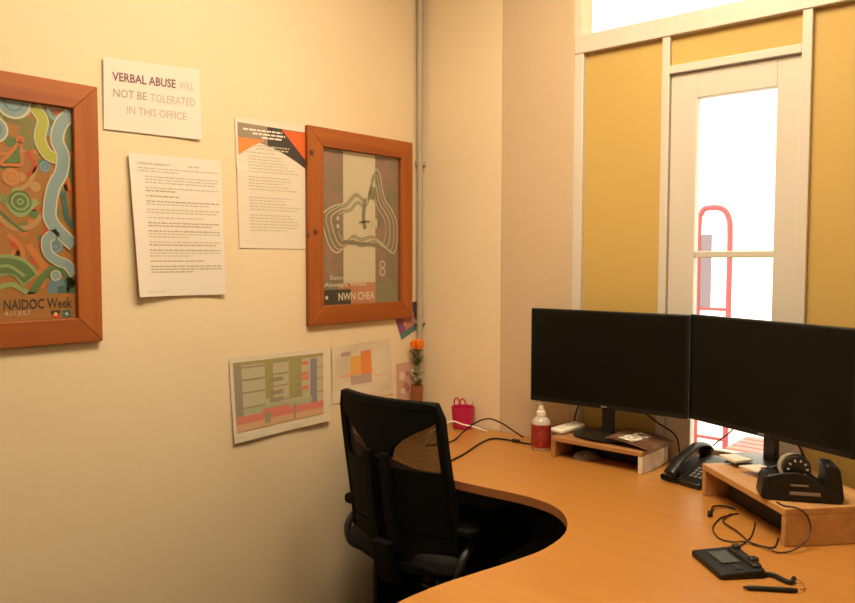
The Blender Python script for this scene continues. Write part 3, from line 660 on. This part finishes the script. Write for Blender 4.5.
# ------------------------------------------------------------------ monitors, risers
def riser(name, label, loc, rz, w, d, h, th=.015, m_end=None, m_inner=None):
    t = empty(name, label, 'monitor riser', loc, rz)
    link('top_board', B(0, w, 0, d, h - th, h), M_rise, t, bevel=.002)
    link('side_board', B(.0, th, .002, d - .002, 0, h - th), m_inner or M_rise, t, bevel=.0015)
    link('side_board', B(w - th, w, .002, d - .002, 0, h - th), m_end or M_rise, t, bevel=.0015)
    return t
riserL = riser('monitor_riser', 'low wooden riser with whitewashed end under the left monitor', (.768, 2.172, .7305), 0, .325, .192, .070, m_end=M_risew)
M_rise2 = wood_mat('pale riser board', (.55, .30, .115), (.42, .20, .065), 'x', 7, 30, .5)
rz = math.atan2(1.835 - 2.10, 1.60 - 1.305)
tR = empty('monitor_riser', 'wooden riser box with open long side under the right monitor', 'monitor riser', (1.305, 2.10, .7305), rz)
link('top_board', B(0, .397, 0, .262, .072, .089), M_rise2, tR, bevel=.002)
link('side_board', B(0, .016, .002, .26, 0, .072), M_rise2, tR, bevel=.0015)
link('side_board', B(.381, .397, .002, .26, 0, .072), M_rise2, tR, bevel=.0015)
link('back_board', B(.016, .381, .246, .260, 0, .072), M_dark, tR)
def monitor(label, cx, cy, zbase, rz, zc, stand_off=(0, .03), bw=.115, bd=.082):
    t = empty('monitor', label, 'monitor', (cx, cy, zbase), rz, None)
    W_, H_ = .543, .321; zc -= zbase
    ho = bmesh.new(); box(ho, -W_ / 2, W_ / 2, -.006, .016, zc - H_ / 2, zc + H_ / 2); hs = link('housing', ho, M_black, t, bevel=.003)
    bm = bmesh.new(); box(bm, -.19, .19, .016, .042, zc - .11, zc + .10); link('rear_cover', bm, M_black, hs, bevel=.012)
    link('screen', B(-W_ / 2 + .007, W_ / 2 - .007, -.0066, -.0055, zc - H_ / 2 + .016, zc + H_ / 2 - .007), M_screen, t, smooth=False)
    link('badge', B(-.010, .010, -.0068, -.0058, zc - H_ / 2 + .005, zc - H_ / 2 + .010), mat('badge grey', (.22, .2, .18), .4), hs)
    link('neck', B(-.021, .021, .026, .044, .008, zc), M_black2, t, bevel=.004)
    bm = bmesh.new(); lathe(bm, [(0, 0), (.97, 0), (1, .003), (.985, .009), (.6, .012), (0, .013)], 48, 0, .022, sx=bw, sy=bd)
    for v in bm.verts: pass
    link('base', bm, M_black2, t)
    return t
def base_fix(): pass
monitor('wide black monitor standing over the sanitiser bottle, the left of the pair', .922, 2.250, .8050, math.radians(4.5), 1.062)
monitor('wide black monitor over the tape dispenser, cut by the right edge of the photo', 1.4435, 2.175, .8205, -math.atan2(.214, .50), 1.064)

t = tag(link('storage_case', B(-.155, .155, -.085, .085, 0, .062), M_black, None, (1.305 + .744 * .20 + .668 * .138, 2.10 - .668 * .20 + .744 * .138, .7305), (0, 0, rz), bevel=.006), 'black case stored inside the open side of the right monitor riser', 'case')
# brochure resting over the right part of the left monitor base
t = empty('brochure', 'brown brochure with white lettering lying over the foot of the left monitor', 'brochure', (1.03, 2.28, .8008))
M_bro = mat('brown glossy card', (.12, .055, .032), .35, noise=((18, 18, 18), (.19, .10, .055), 2, .4, .6))
BQ = [Vector(p) for p in ((.955, 2.365, .8190), (1.112, 2.368, .8025), (1.108, 2.186, .8025), (.957, 2.190, .8190))]
bm = bmesh.new()
NB = 8
def bz(x): return .8212 - .0186 * max(0, (x - .955) / .155) ** 2.2
G = [[[bm.verts.new((BQ[0] * (1 - u) * (1 - v) + BQ[1] * u * (1 - v) + BQ[2] * u * v + BQ[3] * (1 - u) * v) + Vector((0, 0, dz))) for u in [i / NB for i in range(NB + 1)]] for v in [i / NB for i in range(NB + 1)]] for dz in (.0005, .0025)]
for L2, dz in zip(G, (.0, .0018)):
    for row in L2:
        for v_ in row: v_.co.z = bz(v_.co.x) + dz
    for i in range(NB):
        for j in range(NB): bm.faces.new((L2[i][j], L2[i][j + 1], L2[i + 1][j + 1], L2[i + 1][j]))
for i in range(NB):
    for a_, b_ in (((0, i), (0, i + 1)), ((NB, i), (NB, i + 1)), ((i, 0), (i + 1, 0)), ((i, NB), (i + 1, NB))):
        bm.faces.new((G[0][a_[0]][a_[1]], G[0][b_[0]][b_[1]], G[1][b_[0]][b_[1]], G[1][a_[0]][a_[1]]))
link('cover', bm, M_bro, t, Vector((-1.03, -2.28, -.8008)))
V, Fc = text_tris('REDCY', .04); bm = bmesh.new()
o_ = Vector((1.038, 2.212, 0)); du = Vector((.018, .122, 0)); dv = Vector((-.048, .007, 0))
vs = []
for a_, b_ in V:
    p_ = o_ + du * a_ + dv * b_; p_.z = bz(p_.x) + .0024; vs.append(bm.verts.new(p_))
for f in Fc:
    try: bm.faces.new([vs[i] for i in f])
    except ValueError: pass
link('lettering', bm, mat('white lettering', (.8, .75, .68), .5), t, Vector((-1.03, -2.28, -.8008)), smooth=False)
# white handset-like device on left riser
t = empty('cordless_phone', 'white handset propped on its stand at the left end of the left riser', 'phone', (.777, 2.268, .8008), math.radians(-14))
bm = bmesh.new(); prism(bm, rrect(-.028, .028, -.060, .060, .010), .0, .013, M=Matrix.Translation((0, 0, .008)) @ Matrix.Rotation(math.radians(5), 4, 'X')); link('handset', bm, M_white, t, bevel=.004)
bm = bmesh.new(); box(bm, -.022, .022, -.045, .045, 0, .006); link('stand', bm, M_white, t, bevel=.002)
bm = bmesh.new()
for i in range(3):
    for j in range(4): box(bm, -.016 + i * .012, -.008 + i * .012, -.045 + j * .014, -.037 + j * .014, .0128, .0142)
for v in bm.verts: v.co = Matrix.Translation((0, 0, .008)) @ Matrix.Rotation(math.radians(5), 4, 'X') @ v.co
link('keypad', bm, M_paper2, t)
# mouse + dark box inside left riser
t = empty('computer_mouse', 'grey computer mouse parked inside the left monitor riser', 'mouse', (.868, 2.235, .7305), .6)
bm = bmesh.new(); bmesh.ops.create_uvsphere(bm, u_segments=24, v_segments=14, radius=1)
for v in bm.verts: v.co = Vector((v.co.x * .046, v.co.y * .027, max(0, v.co.z) * .026))
link('shell', bm, mat('mouse grey', (.17, .155, .14), .4), t); link('wheel', B(.014, .026, -.003, .003, .019, .0265), M_black, t, bevel=.001)
t = tag(center(link('drive_shade_box', B(.79, 1.07, 2.275, 2.355, .7305, .778), M_black, bevel=.004)), 'flat black drive box widened to darken the inside of the left monitor riser', 'drive')  # dark box stretched across the riser to stand in for shade inside

# monitor cables behind
t, o = cable('monitor_cable', [(.83, 2.285, .96), (.80, 2.32, .905), (.765, 2.345, .862), (.745, 2.36, .80), (.742, 2.365, .7335), (.72, 2.352, .7335)], .0028, M_black, 'black cable dropping behind the left end of the left monitor')
t, o = cable('monitor_cable', [(.99, 2.305, .95), (1.02, 2.325, .90), (1.06, 2.345, .862), (1.12, 2.355, .825), (1.135, 2.36, .76), (1.14, 2.36, .7335)], .0028, M_black, 'black cable dropping behind the left monitor over the brochure')
t, o = cable('monitor_cable', [(1.47, 2.245, .96), (1.50, 2.255, .900), (1.52, 2.29, .84), (1.525, 2.33, .78), (1.52, 2.345, .7335)], .0028, M_black, 'black cable dropping behind the right monitor beside its neck')
t, o = cable('phone_cord', [(1.345, 2.245, .905), (1.32, 2.262, .878), (1.285, 2.286, .848), (1.262, 2.300, .826)], .0020, M_grey, 'thin grey cord running from the desk phone up to the right monitor')

# ------------------------------------------------------------------ desk phone
def phone():
    t = empty('desk_phone', 'black desk phone with curved handset between the two monitor risers', 'phone', (1.257, 2.222, .7305), math.radians(-14)); t.scale = (.86, .86, .86)
    # wedge body: front low (-y), back high (+y)
    pr = [(-.095, 0), (-.095, .018), (-.075, .026), (.055, .078), (.085, .080), (.092, .05), (.085, 0)]
    bm = bmesh.new(); rot = Matrix(((0, 0, 1, 0), (1, 0, 0, 0), (0, 1, 0, 0), (0, 0, 0, 1)))
    prism(bm, pr, -.022, .060, M=rot); bd_ = link('body', bm, M_black2, t, bevel=.004)
    bm = bmesh.new(); sl = math.atan2(.052, .13)
    Mk = Matrix.Translation((.02, -.075, .0265)) @ Matrix.Rotation(sl, 4, 'X')
    for i in range(3):
        for j in range(4): box(bm, -.020 + i * .018, -.008 + i * .018, .008 + j * .016, .018 + j * .016, -.001, .004, M=Mk)
    link('keypad', bm, mat('key grey', (.16, .14, .13), .4), t)
    link('display', B(-.02, .05, .085, .120, 0, .002, M=Mk), mat('phone display', (.10, .11, .09), .2), t)
    # cradle side
    bm = bmesh.new(); prism(bm, [(-.09, 0), (-.09, .022), (-.05, .030), (.05, .066), (.085, .068), (.085, 0)], -.075, -.022, M=rot); link('cradle', bm, M_black, t, bevel=.004)
    # handset: arch along y
    pts = [(-.050, -.108, .036), (-.050, -.085, .052), (-.050, -.045, .078), (-.050, .010, .101), (-.050, .055, .112), (-.050, .090, .106), (-.050, .110, .090)]
    P = spline(pts, 5); rr = [.8 + .2 * abs(math.cos(PI * i / (len(P) - 1))) for i in range(len(P))]
    bm = bmesh.new(); sweep(bm, P, rr, sec=[(.010 * math.cos(a_) * 1.0, .024 * math.sin(a_)) for a_ in [2 * PI * i / 12 for i in range(12)]], up=(0, 0, 1)); hs = link('handset', bm, M_black2, t)
    for y_, z_, tl in ((-.088, .040, .6), (.092, .088, .1)):
        bm = bmesh.new(); lathe(bm, [(0, -.020), (.018, -.020), (.025, -.008), (.025, .006), (0, .010)], 20, M=Matrix.Translation((-.050, y_, z_)) @ Matrix.Rotation(tl, 4, 'X')); link('earpiece', bm, M_black, hs)
    q = []
    for i in range(70):
        tt = i / 69; an = tt * 2 * PI * 11; cx = -.085 + .002 * math.sin(tt * 3); cy = -.098 + .055 * tt
        q.append(Vector((cx + .010 * math.cos(an), cy, .0125 + .010 * math.sin(an))))
    bm = bmesh.new(); sweep(bm, q, .0024, 6); link('coiled_cord', bm, M_black, t)
    return t
phone()

# ------------------------------------------------------------------ tape dispenser on the right riser
def dispenser():
    ax = math.atan2(.62, .78)
    t = empty('tape_dispenser', 'large black tape dispenser holding a roll on the right monitor riser', 'tape dispenser', (1.600, 1.946, .8200), math.radians(27)); t.scale = (.95, .95, .95)
    # side profile in local x (length) and z, extruded across y
    prof = [(-.092, 0), (-.096, .008), (-.090, .052), (-.080, .064), (-.062, .066), (-.052, .062), (-.045, .030), (-.030, .020), (.0, .016), (.030, .020), (.048, .034), (.052, .066), (.050, .090), (.056, .097), (.078, .094), (.086, .082), (.096, .012), (.092, 0)]
    rot = Matrix(((1, 0, 0, 0), (0, 0, -1, 0), (0, 1, 0, 0), (0, 0, 0, 1)))
    bm = bmesh.new(); prism(bm, prof, -.036, .036, M=rot); bd_ = link('body', bm, M_black, t, bevel=.004)
    for y_ in (-.036, .030):
        pc = [(-.086, .002), (-.084, .060), (-.050, .070), (-.015, .074), (.018, .066), (.048, .044), (.085, .018), (.088, .002)]
        bm = bmesh.new(); prism(bm, pc, -y_ - .006, -y_, M=rot); link('cheek', bm, M_black, t, Vector((0, -.004 if y_ < 0 else .004, 0)), bevel=.003)
    sp = bmesh.new(); box(sp, -.030, .040, -.0425, -.0400, .018, .026); link('slot_strip', sp, mat('dull silver strip', (.30, .27, .24), .35, .6), t)
    sp = bmesh.new(); box(sp, -.028, .012, -.0425, -.0400, .040, .044); link('slot_strip', sp, MATS['dull silver strip'], t)
    bm = bmesh.new(); Mx = Matrix.Translation((-.008, 0, .076)) @ Matrix.Rotation(PI / 2, 4, 'X')
    lathe(bm, [(0, -.013), (.031, -.013), (.033, -.010), (.033, .010), (.031, .0165), (0, .0165)], 32, M=Mx); hb = link('hub', bm, M_black2, t)
    bm = bmesh.new()
    for i in range(10):
        an = 2 * PI * i / 10; box(bm, .019, .025, -.002, .002, .0160, .0182, M=Mx @ Matrix.Rotation(an, 4, 'Z'))
    link('spoke_mark', bm, mat('pale mark', (.55, .5, .44), .5), hb)
    bm = bmesh.new(); lathe(bm, [(.026, -.0165), (.034, -.0165), (.034, -.0135), (.026, -.0135), (.026, -.0165)], 40, M=Matrix.Translation((-.007, 0, -.001)) @ Mx)
    return t, link('tape_roll', bm, mat('white tape', (.75, .68, .55), .4), t)
dispenser()
# papers on the riser
def slip(name, pts, z, m, label, th=.002):
    c = Vector((sum(p[0] for p in pts) / 4, sum(p[1] for p in pts) / 4, z)); bm = bmesh.new(); prism(bm, [(p[0] - c.x, p[1] - c.y) for p in pts], 0, th)
    return tag(link(name, bm, m, None, c, bevel=0), label, 'paper')
slip('paper_slip', [(1.335, 2.145), (1.365, 2.185), (1.425, 2.155), (1.395, 2.105)], .8345, M_paper, 'white folded slip on the left part of the right monitor base', .006)
o = slip('paper_slip', [(1.415, 2.075), (1.455, 2.125), (1.505, 2.095), (1.47, 2.045)], .8345, M_paper2, 'cream slip with a red corner against the right monitor neck', .004)
bm = bmesh.new(); box(bm, .005, .03, -.004, .012, .0042, .0048); link('red_print', bm, A_rd, o)

# ------------------------------------------------------------------ signature pad, stylus, usb cable
M_lcd = mat('grey lcd', (.075, .085, .08), .25)
t = empty('signature_pad', 'black signature tablet with grey display lying at the front of the desk', 'signature pad', (1.541, 1.638, .7305), math.atan2(-.678, .735))
bm = bmesh.new(); M_t = Matrix.Identity(4)
prism(bm, rrect(-.068, .068, -.050, .050, .008), 0, .012)
for v in bm.verts:
    if v.co.z > .01: v.co.z += .006 * (v.co.y + .050) / .10
link('body', bm, M_black, t, bevel=.003)
sl = math.atan(.006 / .11)
link('display', B(-.042, .020, -.022, .018, 0, .0012, M=Matrix.Translation((0, 0, .0162)) @ Matrix.Rotation(sl, 4, 'X')), M_lcd, t, smooth=False)
link('badge', B(.036, .056, -.006, .006, 0, .0010, M=Matrix.Translation((0, 0, .0162)) @ Matrix.Rotation(sl, 4, 'X')), M_grey, t, smooth=False)
bm = bmesh.new(); prism(bm, rrect(-.056, .056, .028, .050, .008), .012, .024); link('pen_holder', bm, M_black2, t, bevel=.004)
bm = bmesh.new(); prism(bm, rrect(-.050, -.034, .034, .052, .005), .016, .030); link('holder_stop', bm, M_black2, t, bevel=.003)
bm = bmesh.new(); prism(bm, rrect(.016, .036, .034, .054, .005), .014, .029); link('holder_stop', bm, M_black2, t, bevel=.003)
t = empty('stylus_pen', 'black stylus pen lying on the desk in front of the signature tablet', 'pen', (1.65, 1.569, .7355), math.atan2(.056, .086))
bm = bmesh.new(); lathe(bm, [(0, -.052), (.0022, -.050), (.0046, -.040), (.0048, .040), (.0036, .052), (0, .053)], 14, M=Matrix.Rotation(PI / 2, 4, 'Y')); link('barrel', bm, M_black, t)
t2, o = cable('pen_tether', [(1.612, 1.618, .7355), (1.622, 1.640, .7355), (1.640, 1.642, .7355), (1.658, 1.632, .7355), (1.672, 1.630, .7355), (1.673, 1.650, .7375)], .0050, M_black, 'thick black tether of the stylus ending in a thin brown loop')
link('thin_end', T([Vector(p) - o for p in ((1.673, 1.650, .7375), (1.690, 1.645, .7350), (1.700, 1.622, .7335), (1.697, 1.604, .7355))], .0012, 6), M_edge, t2)
t, o = cable('usb_cable', [(1.524, 1.715, .7335), (1.524, 1.762, .733), (1.524, 1.837, .7325), (1.512, 1.900, .7325), (1.498, 1.955, .7325)], .0018, mat('dark brown cord', (.035, .015, .010), .5), 'thin dark cable running straight from the tablet into the right riser')
M_cord = MATS['dark brown cord']
t, o = cable('usb_cable', [(1.442, 1.998, .7325), (1.434, 1.983, .7325), (1.42, 1.93, .7325), (1.433, 1.846, .7325), (1.469, 1.788, .7325), (1.501, 1.785, .7328), (1.529, 1.797, .7365), (1.562, 1.803, .7325), (1.585, 1.815, .7325), (1.575, 1.88, .7325)], .0020, M_cord, 'dark cable loop lying on the desk in front of the right riser opening')
t, o = cable('usb_cable', [(1.43, 1.975, .735), (1.435, 1.908, .7345), (1.486, 1.859, .7345), (1.536, 1.807, .7325), (1.571, 1.790, .7360), (1.603, 1.787, .7330), (1.628, 1.812, .738), (1.645, 1.852, .755), (1.646, 1.872, .778), (1.638, 1.868, .806), (1.620, 1.852, .8225), (1.592, 1.852, .8220), (1.572, 1.870, .8220)], .0020, M_cord, 'dark cable loop rising over the front corner of the right riser')
t, o = cable('plug_lead', [(1.425, 2.022, .7345), (1.41, 2.028, .7345), (1.393, 2.022, .7355), (1.379, 1.995, .738), (1.388, 1.955, .738)], .0026, M_black, 'short black lead with a plug poking out of the right riser')
bm = bmesh.new(); prism(bm, rrect(-.006, .006, -.014, .014, .003), 0, .009); link('plug', bm, M_black, t, Vector((1.391, 1.938, .7310)) - o, (0, 0, math.radians(20)), bevel=.001)

# things of one kind share a group
GROUPS = {'framed_poster': 'wooden framed posters on the left wall', 'monitor': 'pair of monitors on the desk', 'monitor_riser': 'wooden monitor risers', 'notice': 'white notices on the left wall',
          'monitor_cable': 'cables hanging behind the monitors', 'usb_cable': 'thin cables by the signature tablet', 'paper_slip': 'paper slips on the right monitor base'}
for o in list(S.objects):
    if o.parent is None and 'label' in o and o.name.split('.')[0] in GROUPS: o['group'] = GROUPS[o.name.split('.')[0]]
